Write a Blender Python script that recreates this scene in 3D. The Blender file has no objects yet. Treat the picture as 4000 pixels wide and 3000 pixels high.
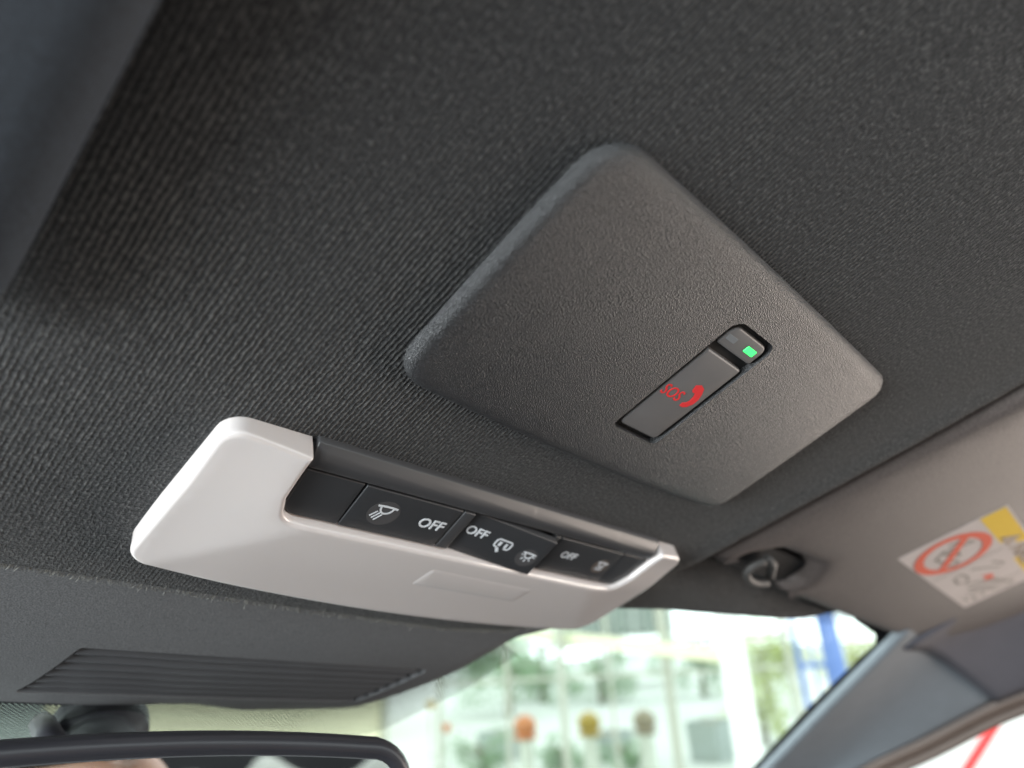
import bpy, bmesh, math, random
from mathutils import Vector, Matrix
from mathutils.geometry import delaunay_2d_cdt

random.seed(7)
S = bpy.context.scene
COL = S.collection
U = 0.12                      # one drawing unit of the roof frame in metres

# ------------------------------------------------------------------ camera
# roof frame: x to the car's right, y forward along the roof lining, z up through it.
# the lens sits 0.12 m under the lining; the lining slopes down towards the windscreen.
EYE = Vector((0, 0, 1.25))
up = Vector((-.12, -.37, .92)).normalized()
yw = (Vector((0, 1, 0)) - up * up.y).normalized()
xw = yw.cross(up)
ROOF = Matrix((xw, yw, up)).to_4x4()                     # roof frame -> world
ROOF.translation = EYE

d_long = Vector((-4000, 3700, 2600)).normalized()
d_lat = Vector((3033, 1450, 2600)); d_lat = (d_lat - d_long * d_lat.dot(d_long)).normalized()
d_dn = d_long.cross(d_lat)
cx = Vector((d_lat.x, d_long.x, -d_dn.x))
cy = Vector((d_lat.y, d_long.y, -d_dn.y))
cz = Vector((d_lat.z, d_long.z, -d_dn.z))
camd = bpy.data.cameras.new('camera')
cam = bpy.data.objects.new('camera', camd); COL.objects.link(cam)
rot = Matrix((cx, -cy, -cz)).transposed().to_4x4()
cam.matrix_world = ROOF @ rot
camd.sensor_width = 36
camd.lens = 36 * 2600 / 4000
camd.clip_start = 0.012
camd.clip_end = 500
camd.dof.use_dof = True
camd.dof.focus_distance = 0.185
camd.dof.aperture_fstop = 7.0
S.camera = cam

# ------------------------------------------------------------------ light
W = bpy.data.worlds.new('World'); S.world = W; W.use_nodes = True
bg = W.node_tree.nodes['Background']
bg.inputs['Color'].default_value = (.90, .98, 1.0, 1)
bg.inputs['Strength'].default_value = 3.3


def area(name, loc, aim, sx, sy, power, color):
    l = bpy.data.lights.new(name, 'AREA'); l.shape = 'RECTANGLE'
    l.size, l.size_y, l.energy, l.color = sx, sy, power, color
    o = bpy.data.objects.new(name, l); COL.objects.link(o)
    o.location = loc
    o.rotation_euler = (Vector(aim) - Vector(loc)).to_track_quat('-Z', 'Y').to_euler()
    return o


area('driver_window_daylight', (-.60, .40, 1.21), (.03, .14, 1.33), 1.1, .22, 25.0, (.90, .97, 1.0))
area('passenger_window_daylight', (.93, -.28, 1.13), (.25, .05, 1.36), .9, .24, 8.0, (1.0, .84, .73))

S.view_settings.view_transform = 'Standard'
S.view_settings.look = 'None'
S.view_settings.exposure = 0
S.view_settings.gamma = 1
S.render.engine = 'CYCLES'
S.cycles.use_denoising = True
S.cycles.max_bounces = 8
S.cycles.transparent_max_bounces = 12
S.cycles.sample_clamp_indirect = 6

# ------------------------------------------------------------------ materials
MATS = {}


class NT:
    def __init__(self, name):
        self.m = bpy.data.materials.new(name); self.m.use_nodes = True
        self.t = self.m.node_tree; self.n = self.t.nodes; self.l = self.t.links
        self.b = self.n['Principled BSDF']; self.out = self.n['Material Output']
        MATS[name] = self.m

    def add(self, kind, **kw):
        nd = self.n.new(kind)
        for k, v in kw.items():
            setattr(nd, k, v)
        return nd

    def val(self, a):
        return a

    def link(self, a, b):
        self.l.new(a, b)

    def math(self, op, a, b=None, c=None):
        nd = self.add('ShaderNodeMath', operation=op)
        for i, v in enumerate((a, b, c)):
            if v is None: continue
            if isinstance(v, (int, float)): nd.inputs[i].default_value = v
            else: self.link(v, nd.inputs[i])
        return nd.outputs[0]

    def noise(self, vec, scale, detail=2, rough=.5, dist=0):
        nd = self.add('ShaderNodeTexNoise')
        nd.inputs['Scale'].default_value = scale; nd.inputs['Detail'].default_value = detail
        nd.inputs['Roughness'].default_value = rough; nd.inputs['Distortion'].default_value = dist
        if vec is not None: self.link(vec, nd.inputs['Vector'])
        return nd

    def obj(self, sc=None):
        tc = self.add('ShaderNodeTexCoord')
        if sc is None: return tc.outputs['Object']
        mp = self.add('ShaderNodeMapping'); mp.inputs['Scale'].default_value = sc
        self.link(tc.outputs['Object'], mp.inputs['Vector'])
        return mp.outputs[0]

    def ramp(self, fac, stops):
        r = self.add('ShaderNodeValToRGB'); e = r.color_ramp.elements
        while len(e) < len(stops): e.new(.5)
        for k, (p, c) in enumerate(stops):
            e[k].position = p; e[k].color = (*c, 1)
        self.link(fac, r.inputs[0])
        return r.outputs[0]

    def bump(self, h, strength, dist):
        b = self.add('ShaderNodeBump'); b.inputs['Strength'].default_value = strength
        b.inputs['Distance'].default_value = dist
        self.link(h, b.inputs['Height']); self.link(b.outputs[0], self.b.inputs['Normal'])
        return b

    def set(self, **kw):
        for k, v in kw.items():
            s = self.b.inputs[k.replace('_', ' ')]
            if isinstance(v, (tuple, list)): s.default_value = (*v, 1) if len(s.default_value) == 4 and len(v) == 3 else v
            elif isinstance(v, (int, float)): s.default_value = v
            else: self.link(v, s)
        return self


def plain(name, col, rough=.5, grain=None, var=.05, **kw):
    t = NT(name); o = t.obj()
    n = t.noise(o, 60, 3)
    c0 = tuple(x * (1 - var) for x in col); c1 = tuple(min(1, x * (1 + var)) for x in col)
    t.set(Base_Color=t.ramp(n.outputs[0], [(.3, c0), (.7, c1)]), Roughness=rough, **kw)
    if grain:
        g = t.noise(o, grain[0], 2, .6)
        t.bump(g.outputs[0], grain[1], grain[2])
    return t.m


def fabric():
    t = NT('lining_fabric'); o = t.obj()
    sx = t.add('ShaderNodeSeparateXYZ'); t.link(o, sx.inputs[0])
    wob = t.noise(t.obj((1, .45, 1)), 800, 3)
    x = t.math('ADD', sx.outputs[0], t.math('MULTIPLY', wob.outputs[0], .0011))
    rib = t.math('SINE', t.math('MULTIPLY', x, 2 * math.pi / .00135))
    big = t.noise(o, 14, 2)
    fade = t.add('ShaderNodeMapRange'); fade.inputs['From Min'].default_value = .35; fade.inputs['From Max'].default_value = .6
    t.link(big.outputs[0], fade.inputs['Value'])
    amp = t.math('ADD', t.math('MULTIPLY', fade.outputs[0], .55), .08)
    px = t.add('ShaderNodeMapRange'); px.inputs['From Min'].default_value = .04; px.inputs['From Max'].default_value = -.075
    px.inputs['To Min'].default_value = .30; px.inputs['To Max'].default_value = 1.0
    t.link(sx.outputs[0], px.inputs['Value'])
    py_ = t.add('ShaderNodeMapRange'); py_.inputs['From Min'].default_value = .07; py_.inputs['From Max'].default_value = .15
    py_.inputs['To Min'].default_value = 1.0; py_.inputs['To Max'].default_value = .30
    t.link(sx.outputs[1], py_.inputs['Value'])
    amp = t.math('MULTIPLY', t.math('MULTIPLY', amp, px.outputs[0]), py_.outputs[0])
    ribc = t.math('MULTIPLY', rib, amp)
    fz = t.noise(t.obj((1, .6, 1)), 1700, 3, .7)
    fz2 = t.noise(o, 900, 2, .6)
    h = t.math('ADD', t.math('MULTIPLY', ribc, 1.3), t.math('MULTIPLY', fz.outputs[0], 1.9))
    h = t.math('ADD', h, t.math('MULTIPLY', fz2.outputs[0], 1.0))
    mixf = t.math('ADD', t.math('MULTIPLY', fz.outputs[0], .65), t.math('MULTIPLY', ribc, .20))
    mixf = t.math('ADD', mixf, t.math('MULTIPLY', fz2.outputs[0], .35))
    col = t.ramp(mixf, [(.34, (.010, .010, .0115)), (.52, (.044, .0435, .046)), (.70, (.170, .167, .163))])
    t.set(Base_Color=col, Roughness=.95, Specular_IOR_Level=.15,
          Sheen_Weight=.16, Sheen_Roughness=.45, Sheen_Tint=(.8, .82, .8))
    t.bump(h, 1.0, .0008)
    return t.m


def grained(name, col, scale, dist, rough, contrast=.25):
    t = NT(name); o = t.obj()
    v = t.add('ShaderNodeTexVoronoi'); v.inputs['Scale'].default_value = scale
    t.link(o, v.inputs['Vector'])
    n = t.noise(o, scale * 1.3, 3, .6)
    h = t.math('ADD', v.outputs[0], n.outputs[0])
    c0 = tuple(x * max(.3, 1 - contrast) for x in col); c1 = tuple(x * (1 + contrast * 1.4) for x in col)
    t.set(Base_Color=t.ramp(n.outputs[0], [(.38, c0), (.64, c1)]), Roughness=rough, Specular_IOR_Level=.6)
    t.bump(h, .8, dist)
    return t.m


M_LINING = fabric()
M_GRAIN = grained('grained_black_plastic', (.022, .022, .0235), 2800, .00026, .30, .95)  # strong pale speckle in the colour stands in for glints on the grain
M_TRIM = grained('soft_trim_plastic', (.11, .113, .118), 1600, .00006, .62)
M_BLACK = plain('satin_black_plastic', (.030, .031, .034), .42, (2600, .25, .00003))
M_BEZEL = plain('satin_bezel_plastic', (.045, .045, .048), .40, (2200, .25, .00003))
M_GAP_SHADE = plain('gap_shade_black', (.008, .008, .009), .8)  # near-black for gap and recess floors; their shade is in the colour
M_BUTTON = plain('button_plastic_sheen', (.135, .128, .127), .45, (3000, .3, .00003))  # lighter than the panel: reflection off the flat face is in the colour
def milky():
    t = NT('milky_lens'); o = t.obj()
    n = t.noise(o, 45, 4, .6); n2 = t.noise(o, 900, 2)
    r = t.math('ADD', t.math('MULTIPLY', n.outputs[0], .10), .03)
    t.set(Base_Color=(.60, .553, .538), Roughness=r, Subsurface_Weight=.2, Subsurface_Radius=(.006, .005, .004),
          Specular_IOR_Level=.65, Coat_Weight=.5, Coat_Roughness=.02)
    t.bump(n2.outputs[0], .06, .00005)
    return t.m


M_LENS = milky()
M_PRINT = plain('white_print', (.60, .62, .65), .5, var=.03)
M_RED = plain('red_print', (.75, .02, .025), .5, var=.03)
M_HALO = plain('icon_disc_grey', (.060, .058, .060), .45)
M_VISOR_LIT = grained('visor_vinyl_warm_lit', (.082, .066, .061), 1100, .00010, .62)  # brown of the warm window light is put into the colour
M_VISOR_SHADED = grained('visor_vinyl_shaded', (.024, .031, .042), 1100, .00008, .75)  # same vinyl on the driver side, cool shade put into the colour
M_PILLAR = plain('pillar_grey_cloth', (.165, .182, .203), .85, (1500, .4, .0001))
M_RAIL = plain('rail_dark_cloth', (.085, .082, .098), .85, (1500, .5, .0002))
M_RUBBER = plain('seal_rubber', (.12, .085, .07), .55)
M_CLIP = plain('clip_plastic', (.05, .047, .045), .6)
M_LABEL = plain('label_paper', (.48, .43, .415), .95, var=.02)
M_YELLOW = plain('label_yellow', (.66, .44, .02), .95, var=.02)
M_SIGNRED = plain('label_sign_red', (.62, .10, .05), .95, var=.02)
M_INK = plain('label_ink', (.10, .085, .065), .6, var=.02)
M_INKBROWN = plain('label_ink_brown', (.14, .08, .03), .6, var=.02)
M_MIRRORHOUSE = plain('mirror_housing_plastic', (.022, .022, .027), .38, (2400, .25, .00003))
M_MIRROR = NT('mirror_silver').set(Base_Color=(.86, .88, .87), Metallic=1.0, Roughness=.02).m
g = NT('green_lamp'); g.set(Base_Color=(.05, .8, .2), Emission_Color=(.03, 1.0, .12), Emission_Strength=1.6)
M_GREEN = g.m
M_LAMPOFF = plain('unlit_lamp', (.20, .21, .22), .3)
M_SKIN = NT('skin').set(Base_Color=(.62, .40, .31), Roughness=.5, Subsurface_Weight=.2, Subsurface_Radius=(.01, .004, .002)).m
M_NAIL = NT('nail').set(Base_Color=(.85, .72, .68), Roughness=.15).m
M_PHONE = plain('phone_black', (.015, .015, .017), .25)
M_COVER = plain('pale_seat_cover', (.30, .31, .28), .8)
M_CARPET = plain('cabin_carpet', (.02, .02, .022), .95)


def glass():
    t = NT('windscreen_glass')
    tr = t.add('ShaderNodeBsdfTransparent'); tr.inputs[0].default_value = (.93, .97, .95, 1)
    gl = t.add('ShaderNodeBsdfGlossy'); gl.inputs['Roughness'].default_value = .02
    mx = t.add('ShaderNodeMixShader'); mx.inputs[0].default_value = .045
    t.link(tr.outputs[0], mx.inputs[1]); t.link(gl.outputs[0], mx.inputs[2])
    t.link(mx.outputs[0], t.out.inputs[0])
    return t.m


def frit():
    """black ceramic print on the glass, breaking up into dots (x, y of the object in metres)"""
    t = NT('ceramic_dots'); o = t.obj()
    pitch = .0014
    mp = t.add('ShaderNodeMapping'); mp.inputs['Rotation'].default_value = (0, 0, math.radians(45))
    mp.inputs['Scale'].default_value = (1 / pitch,) * 3
    t.link(o, mp.inputs['Vector'])
    fr = t.add('ShaderNodeVectorMath', operation='FRACTION'); t.link(mp.outputs[0], fr.inputs[0])
    sp = t.add('ShaderNodeSeparateXYZ'); t.link(fr.outputs[0], sp.inputs[0])
    a = t.math('SUBTRACT', sp.outputs[0], .5); b = t.math('SUBTRACT', sp.outputs[1], .5)
    r = t.math('SQRT', t.math('ADD', t.math('MULTIPLY', a, a), t.math('MULTIPLY', b, b)))
    at = t.add('ShaderNodeAttribute', attribute_name='cover')
    dot = t.math('LESS_THAN', r, at.outputs['Fac'])
    tr = t.add('ShaderNodeBsdfTransparent')
    mx = t.add('ShaderNodeMixShader')
    t.set(Base_Color=(.01, .01, .012), Roughness=.9, Specular_IOR_Level=.05)
    t.link(dot, mx.inputs[0]); t.link(tr.outputs[0], mx.inputs[1]); t.link(t.b.outputs[0], mx.inputs[2])
    t.link(mx.outputs[0], t.out.inputs[0])
    return t.m


M_GLASS = glass()
M_FRIT = frit()

# ------------------------------------------------------------------ mesh helpers
ORG = {}


def thing(name, label, cat, loc, group=None, frame='roof'):
    o = bpy.data.objects.new(name, None); COL.objects.link(o)
    o.empty_display_size = .02
    if frame == 'roof':
        o.matrix_world = ROOF @ Matrix.Translation(Vector(loc) * U); k = U
    else:
        o.matrix_world = Matrix.Translation(Vector(loc)); k = 1.0
    o['label'] = label; o['category'] = cat
    if group: o['group'] = group
    ORG[o.name] = (Vector(loc), k)
    return o


def part(name, geo, mat, parent, smooth=35, label=None, sub=None):
    """geo = (verts, faces) in the frame of the parent thing; one mesh object"""
    root = parent
    while root.parent: root = root.parent
    org, k = ORG[root.name]
    me = bpy.data.meshes.new(name)
    me.from_pydata([(Vector(v) - org) * k for v in geo[0]], [], geo[1])
    me.validate(); me.update()
    if smooth:
        me.shade_smooth()
        if smooth < 180: me.set_sharp_from_angle(angle=math.radians(smooth))
    me.materials.append(mat)
    o = bpy.data.objects.new(name, me); COL.objects.link(o)
    o.parent = parent
    if label: o['label'] = label
    return o


def single(name, geo, mat, label=None, cat=None, kind=None, group=None, frame='roof', smooth=35, c=None):
    """a top-level thing (or piece of the setting) that is one mesh"""
    vs = [Vector(v) for v in geo[0]]
    c = Vector(c) if c else sum(vs, Vector()) / len(vs)
    me = bpy.data.meshes.new(name)
    k = U if frame == 'roof' else 1.0
    me.from_pydata([(v - c) * k for v in vs], [], geo[1]); me.validate(); me.update()
    if smooth:
        me.shade_smooth()
        if smooth < 180: me.set_sharp_from_angle(angle=math.radians(smooth))
    me.materials.append(mat)
    o = bpy.data.objects.new(name, me); COL.objects.link(o)
    o.matrix_world = (ROOF @ Matrix.Translation(c * U)) if frame == 'roof' else Matrix.Translation(c)
    if label: o['label'] = label
    if cat: o['category'] = cat
    if kind: o['kind'] = kind
    if group: o['group'] = group
    ORG[o.name] = (c, k)
    return o


def join(*gs):
    V, F = [], []
    for v, f in gs:
        n = len(V); V += [tuple(p) for p in v]; F += [tuple(i + n for i in q) for q in f]
    return V, F


def rounded(corners, step=.02):
    """corners: (x, y, radius[, bow of the edge that follows]); returns a dense closed outline"""
    n = len(corners); pts = []
    ends = []
    for i in range(n):
        p = Vector(corners[i][:2]); r = corners[i][2]
        a = (Vector(corners[i - 1][:2]) - p).normalized(); b = (Vector(corners[(i + 1) % n][:2]) - p).normalized()
        if r <= 0:
            ends.append((p, p, [p])); continue
        ang = math.acos(max(-1, min(1, a.dot(b)))); t = r / math.tan(ang / 2)
        p0, p1 = p + a * t, p + b * t
        c = p + (a + b).normalized() * (r / math.sin(ang / 2))
        k = 7; arc = []
        v0, v1 = p0 - c, p1 - c
        th = v0.angle_signed(v1)
        for j in range(k + 1):
            q = v0.copy(); q.rotate(Matrix.Rotation(-th * j / k, 2)); arc.append(c + q)
        ends.append((p0, p1, arc))
    for i in range(n):
        pts += ends[i][2]
        bow = corners[i][3] if len(corners[i]) > 3 else 0
        a, b = ends[i][1], ends[(i + 1) % n][0]
        L = (b - a).length; k = max(1, int(L / step)); nn = Vector(((b - a).y, -(b - a).x))
        if nn.length: nn.normalize()
        for j in range(1, k):
            s = j / k; pts.append(a + (b - a) * s + nn * bow * 4 * s * (1 - s))
    out = []
    for p in pts:
        if not out or (p - out[-1]).length > 1e-4: out.append(p)
    if (out[0] - out[-1]).length < 1e-4: out.pop()
    ar = sum(out[i - 1].x * out[i].y - out[i].x * out[i - 1].y for i in range(len(out)))
    if ar < 0: out.reverse()
    return out


def inset(o, d):
    r = []
    n = len(o)
    for i in range(n):
        e0 = (o[i] - o[i - 1]).normalized(); e1 = (o[(i + 1) % n] - o[i]).normalized()
        n0, n1 = Vector((-e0.y, e0.x)), Vector((-e1.y, e1.x))
        m = (n0 + n1).normalized(); k = max(.5, m.dot(n0))
        r.append(o[i] + m * (d / k))
    return r


def inside(p, poly):
    c = False; j = len(poly) - 1
    for i in range(len(poly)):
        a, b = poly[i], poly[j]
        if (a.y > p.y) != (b.y > p.y) and p.x < (b.x - a.x) * (p.y - a.y) / (b.y - a.y) + a.x: c = not c
        j = i
    return c


def fillet(r, n=4):
    return [(r * (1 - math.cos(math.pi / 2 * k / n)), r * (1 - math.sin(math.pi / 2 * k / n))) for k in range(n + 1)]


def panel(outline, zf, rings, spacing=.06, holes=(), back=True, extra=()):
    """a solid moulded piece seen from below: rings of (inset, height above the face), then the face itself.
    holes: (outline, depth) cut into the face with walls going up."""
    V, F = [], []
    n = len(outline); prev = None
    for d, dz in rings:
        o = inset(outline, d) if d else outline
        idx = range(len(V), len(V) + n)
        V += [(p.x, p.y, zf(p.x, p.y) + dz) for p in o]
        if prev is not None:
            F += [(prev[i], idx[i], idx[(i + 1) % n], prev[(i + 1) % n]) for i in range(n)]
        else: first = idx
        prev = idx; last = o
    pts = [p.copy() for p in last]; edges = [(i, (i + 1) % n) for i in range(n)]
    for h, dep in holes:
        b = len(pts); pts += [p.copy() for p in h]; edges += [(b + i, b + (i + 1) % len(h)) for i in range(len(h))]
    x0, x1 = min(p.x for p in last), max(p.x for p in last); y0, y1 = min(p.y for p in last), max(p.y for p in last)
    keep = inset(last, spacing * .45)
    nx, ny = max(1, int((x1 - x0) / spacing)), max(1, int((y1 - y0) / spacing))
    hs = [inset(h, -spacing * .35) for h, _ in holes]
    for i in range(nx + 1):
        for j in range(ny + 1):
            p = Vector((x0 + (i + .5 * (j % 2)) * (x1 - x0) / nx, y0 + j * (y1 - y0) / ny))
            if inside(p, keep) and inside(p, last) and not any(inside(p, h) for h in hs): pts.append(p)
    pts += [Vector(p) for p in extra if inside(Vector(p), keep)]
    rv, re, rf, ov, oe, of = delaunay_2d_cdt(pts, edges, [], 2, 1e-6)
    b = len(V); V += [(p.x, p.y, zf(p.x, p.y) + rings[-1][1]) for p in rv]
    m = {}
    for k, orig in enumerate(ov):
        for q in orig:
            if q < n: m[b + k] = prev[q]
    for f in rf:
        c = sum((rv[i] for i in f), Vector((0, 0))) / len(f)
        if holes and any(inside(c, h) for h, _ in holes): continue
        F.append(tuple(m.get(b + i, b + i) for i in f)[::-1])
    for h, dep in holes:
        k = len(h); b = len(V)
        V += [(p.x, p.y, zf(p.x, p.y) + rings[-1][1]) for p in h] + [(p.x, p.y, zf(p.x, p.y) + rings[-1][1] + dep) for p in h]
        F += [(b + i, b + (i + 1) % k, b + k + (i + 1) % k, b + k + i) for i in range(k)]
        F.append(tuple(range(b + k, b + 2 * k)))
    if back: F.append(tuple(first))
    return V, F


def flat(pts, z):
    return [(p[0], p[1], z(p[0], p[1]) if callable(z) else z) for p in pts], [tuple(range(len(pts)))]


def strip(path, w, zf, th=.002, closed=False):
    """a raised printed stroke of width w along a path, seen from below"""
    P = [Vector(p) for p in path]; n = len(P)
    L, Rr = [], []
    for i in range(n):
        a = P[i - 1] if (i or closed) else P[i]; b = P[(i + 1) % n] if (i < n - 1 or closed) else P[i]
        d = (b - a).normalized(); q = Vector((-d.y, d.x)) * w / 2
        L.append(P[i] + q); Rr.append(P[i] - q)
    V = []
    for l, r in zip(L, Rr):
        zl, zr = zf(l.x, l.y), zf(r.x, r.y)
        V += [(l.x, l.y, zl), (l.x, l.y, zl - th), (r.x, r.y, zr - th), (r.x, r.y, zr)]
    F = []
    m = n if closed else n - 1
    for i in range(m):
        a, b = 4 * i, 4 * ((i + 1) % n)
        F += [(a, b, b + 1, a + 1), (a + 1, b + 1, b + 2, a + 2), (a + 2, b + 2, b + 3, a + 3)]
    if not closed: F += [(0, 1, 2, 3), tuple(4 * (n - 1) + k for k in (3, 2, 1, 0))]
    return V, F


def arc(c, r, a0, a1, n=12, ry=None):
    ry = ry or r
    return [(c[0] + r * math.cos(math.radians(a0 + (a1 - a0) * k / n)), c[1] + ry * math.sin(math.radians(a0 + (a1 - a0) * k / n))) for k in range(n + 1)]


def extrude(pts, zf, th=.002):
    n = len(pts)
    V = [(p[0], p[1], zf(*p[:2])) for p in pts] + [(p[0], p[1], zf(*p[:2]) - th) for p in pts]
    return V, [tuple(range(n, 2 * n))] + [(i, (i + 1) % n, n + (i + 1) % n, n + i) for i in range(n)]


def lettering(word, size, cxy, zf, th=.003, bold=0., shear=0., widen=1.0, turn=0.):
    """word set in the plain built-in face, read from below: right is +x, up is -y"""
    cu = bpy.data.curves.new('w', 'FONT'); cu.body = word; cu.size = 1; cu.offset = bold
    cu.align_x = 'CENTER'; cu.align_y = 'CENTER'; cu.resolution_u = 3; cu.shear = shear
    ob = bpy.data.objects.new('w', cu); COL.objects.link(ob)
    dg = bpy.context.evaluated_depsgraph_get()
    me = bpy.data.meshes.new_from_object(ob.evaluated_get(dg))
    v2 = [v.co.copy() for v in me.vertices]; f2 = [tuple(p.vertices) for p in me.polygons]
    ek = {}
    for f in f2:
        for i in range(len(f)):
            e = (f[i], f[(i + 1) % len(f)]); ek.setdefault(tuple(sorted(e)), []).append(e)
    bpy.data.objects.remove(ob); bpy.data.curves.remove(cu); bpy.data.meshes.remove(me)
    ct, st = math.cos(turn), math.sin(turn)
    V = []
    for v in v2:
        x, y = v.x * size * widen, -v.y * size
        V.append((cxy[0] + x * ct - y * st, cxy[1] + x * st + y * ct))
    n = len(V)
    V3 = [(x, y, zf(x, y) - th) for x, y in V] + [(x, y, zf(x, y)) for x, y in V]
    F = list(f2)
    for k, es in ek.items():
        if len(es) == 1:
            a, b = es[0]; F.append((a, b, b + n, a + n))
    return V3, F


def tube(path, rad, n=10, cap=True):
    P = [Vector(p) for p in path]; V, F = [], []
    rr = rad if isinstance(rad, (list, tuple)) else [rad] * len(P)
    ref = None
    for i, p in enumerate(P):
        d = (P[min(i + 1, len(P) - 1)] - P[max(i - 1, 0)]).normalized()
        if ref is None: ref = d.orthogonal().normalized()
        ref = (ref - d * ref.dot(d)).normalized(); b = d.cross(ref)
        for k in range(n):
            a = 2 * math.pi * k / n; V.append(p + (ref * math.cos(a) + b * math.sin(a)) * rr[i])
    for i in range(len(P) - 1):
        for k in range(n):
            F.append((i * n + k, i * n + (k + 1) % n, (i + 1) * n + (k + 1) % n, (i + 1) * n + k))
    if cap: F += [tuple(range(n))[::-1], tuple(range((len(P) - 1) * n, len(P) * n))]
    return V, F


def box(x0, x1, y0, y1, z0, z1):
    V = [(x, y, z) for z in (z0, z1) for y in (y0, y1) for x in (x0, x1)]
    return V, [(0, 2, 3, 1), (4, 5, 7, 6), (0, 1, 5, 4), (2, 6, 7, 3), (0, 4, 6, 2), (1, 3, 7, 5)]


def ball(c, r, nu=16, nv=10, sq=(1, 1, 1)):
    V = [(c[0], c[1], c[2] + r * sq[2])]; F = []
    for j in range(1, nv):
        t = math.pi * j / nv
        for i in range(nu):
            a = 2 * math.pi * i / nu
            V.append((c[0] + r * sq[0] * math.sin(t) * math.cos(a), c[1] + r * sq[1] * math.sin(t) * math.sin(a), c[2] + r * sq[2] * math.cos(t)))
    V.append((c[0], c[1], c[2] - r * sq[2]))
    for i in range(nu):
        F.append((0, 1 + i, 1 + (i + 1) % nu)); F.append((len(V) - 1, len(V) - 1 - nu + (i + 1) % nu, len(V) - 1 - nu + i))
    for j in range(nv - 2):
        for i in range(nu):
            a = 1 + j * nu; F.append((a + i, a + nu + i, a + nu + (i + 1) % nu, a + (i + 1) % nu))
    return V, F


def lathe(c, prof, n=20):
    V, F = [], []
    for r, z in prof:
        V += [(c[0] + r * math.cos(2 * math.pi * k / n), c[1] + r * math.sin(2 * math.pi * k / n), c[2] + z) for k in range(n)]
    for j in range(len(prof) - 1):
        F += [(j * n + k, j * n + (k + 1) % n, (j + 1) * n + (k + 1) % n, (j + 1) * n + k) for k in range(n)]
    F += [tuple(range(n))[::-1], tuple(range((len(prof) - 1) * n, len(prof) * n))]
    return V, F


def patch(rows):
    """grid surface through rows of points"""
    m = len(rows[0]); V = [p for r in rows for p in r]
    F = [(i * m + j, i * m + j + 1, (i + 1) * m + j + 1, (i + 1) * m + j) for i in range(len(rows) - 1) for j in range(m - 1)]
    return V, F


def spline(ctrl, n):
    """Catmull-Rom through control points"""
    C = [Vector(c) for c in ctrl]; out = []
    for i in range(len(C) - 1):
        p0 = C[i - 1] if i else C[i] * 2 - C[i + 1]; p1, p2 = C[i], C[i + 1]
        p3 = C[i + 2] if i + 2 < len(C) else C[i + 1] * 2 - C[i]
        for k in range(n):
            t = k / n
            out.append(.5 * ((2 * p1) + (p2 - p0) * t + (2 * p0 - 5 * p1 + 4 * p2 - p3) * t * t + (3 * p1 - p0 - 3 * p2 + p3) * t ** 3))
    out.append(C[-1]); return out


def sm(a, b, x):
    t = max(0., min(1., (x - a) / (b - a))); return t * t * (3 - 2 * t)


# ------------------------------------------------------------------ roof lining
def lining_z(x, y):
    z = 1.0
    ex = 2.20 + .15 * (1 - y)                     # lip beside the passenger visor
    z += .085 * sm(ex - .01, ex + .05, x) * (1 - sm(1.05, 1.2, y))
    z -= .012 * math.exp(-((x - ex + .03) / .05) ** 2) * sm(-.5, .2, y) * (1 - sm(1.0, 1.1, y))
    z += .03 * sm(.1, -.1, x) * (1 - sm(.9, 1.2, y))       # hollow for the driver visor
    z -= .035 * sm(.4, -1.2, x)
    z += .05 * sm(0., -3, y)
    z -= .02 * sm(1.3, 1.62, y)
    z -= .10 * max(0, x - 4.4)
    return z


front = [(-3.2, 1.50), (-1.6, 1.64), (-.4, 1.695), (.3, 1.70), (1.0, 1.705), (1.55, 1.69), (1.80, 1.64), (1.97, 1.52), (2.12, 1.41), (2.435, 1.335),
         (2.64, 1.305), (3.05, 1.235), (3.47, 1.165), (3.8, 1.10), (4.3, 1.04), (5.05, .98)]
fr = [Vector(p) for p in front]
dense = []
for i in range(len(fr) - 1):
    k = max(1, int((fr[i + 1] - fr[i]).length / .05))
    dense += [fr[i].lerp(fr[i + 1], j / k) for j in range(k)]
dense.append(fr[-1])
lin_out = [Vector((5.3, .3)), Vector((5.5, -1.5)), Vector((5.5, -6)), Vector((-3.4, -6)), Vector((-3.4, -2))]
lin_out = dense + lin_out
ar = sum(lin_out[i - 1].x * lin_out[i].y - lin_out[i].x * lin_out[i - 1].y for i in range(len(lin_out)))
if ar < 0: lin_out.reverse()
geo = panel(lin_out, lining_z, [(0, .16), (0, .05), (.004, .024), (.014, .007), (.03, 0)], .05,
            extra=[(2.20 + .15 * (1 - y_) + d_, y_) for y_ in [-2 + .035 * k for k in range(90)] for d_ in (-.07, -.045, -.02, -.005, .01, .025, .04, .055, .07)])
headliner = single('headliner', geo, M_LINING, kind='structure', smooth=60, c=(1.25, .42, 1.0))
headliner['label'] = 'dark grey ribbed cloth roof lining'

# nap standing off the lining's front edge
V, F = [], []
for k in range(22000):
    i = random.randrange(len(dense) - 1)
    if dense[i].x < -.2 or dense[i].x > 1.95: continue
    p = dense[i].lerp(dense[i + 1], random.random()); y = p.y - abs(random.gauss(0, .022)) + .005
    z = lining_z(p.x, y) + (.02 if y > p.y - .01 else .004)
    L = random.uniform(.004, .013) if random.random() < .97 else random.uniform(.014, .024); a = random.gauss(0, .7)
    d = Vector((math.sin(a) * .7, .75 + random.gauss(0, .3), -.55 + random.gauss(0, .4))).normalized() * L
    q = Vector((p.x, y, z)); s = Vector((.0011, .0004, 0)); b = len(V)
    V += [q - s, q + s, q + d * .6 + Vector((0, 0, -.1)) * L, q + d]; F += [(b, b + 1, b + 2), (b, b + 2, b + 3)]
M_NAP_LIT = plain('lining_nap_lit', (.15, .147, .132), .9)  # paler than the cloth: light caught by the fibres is in the colour
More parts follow.
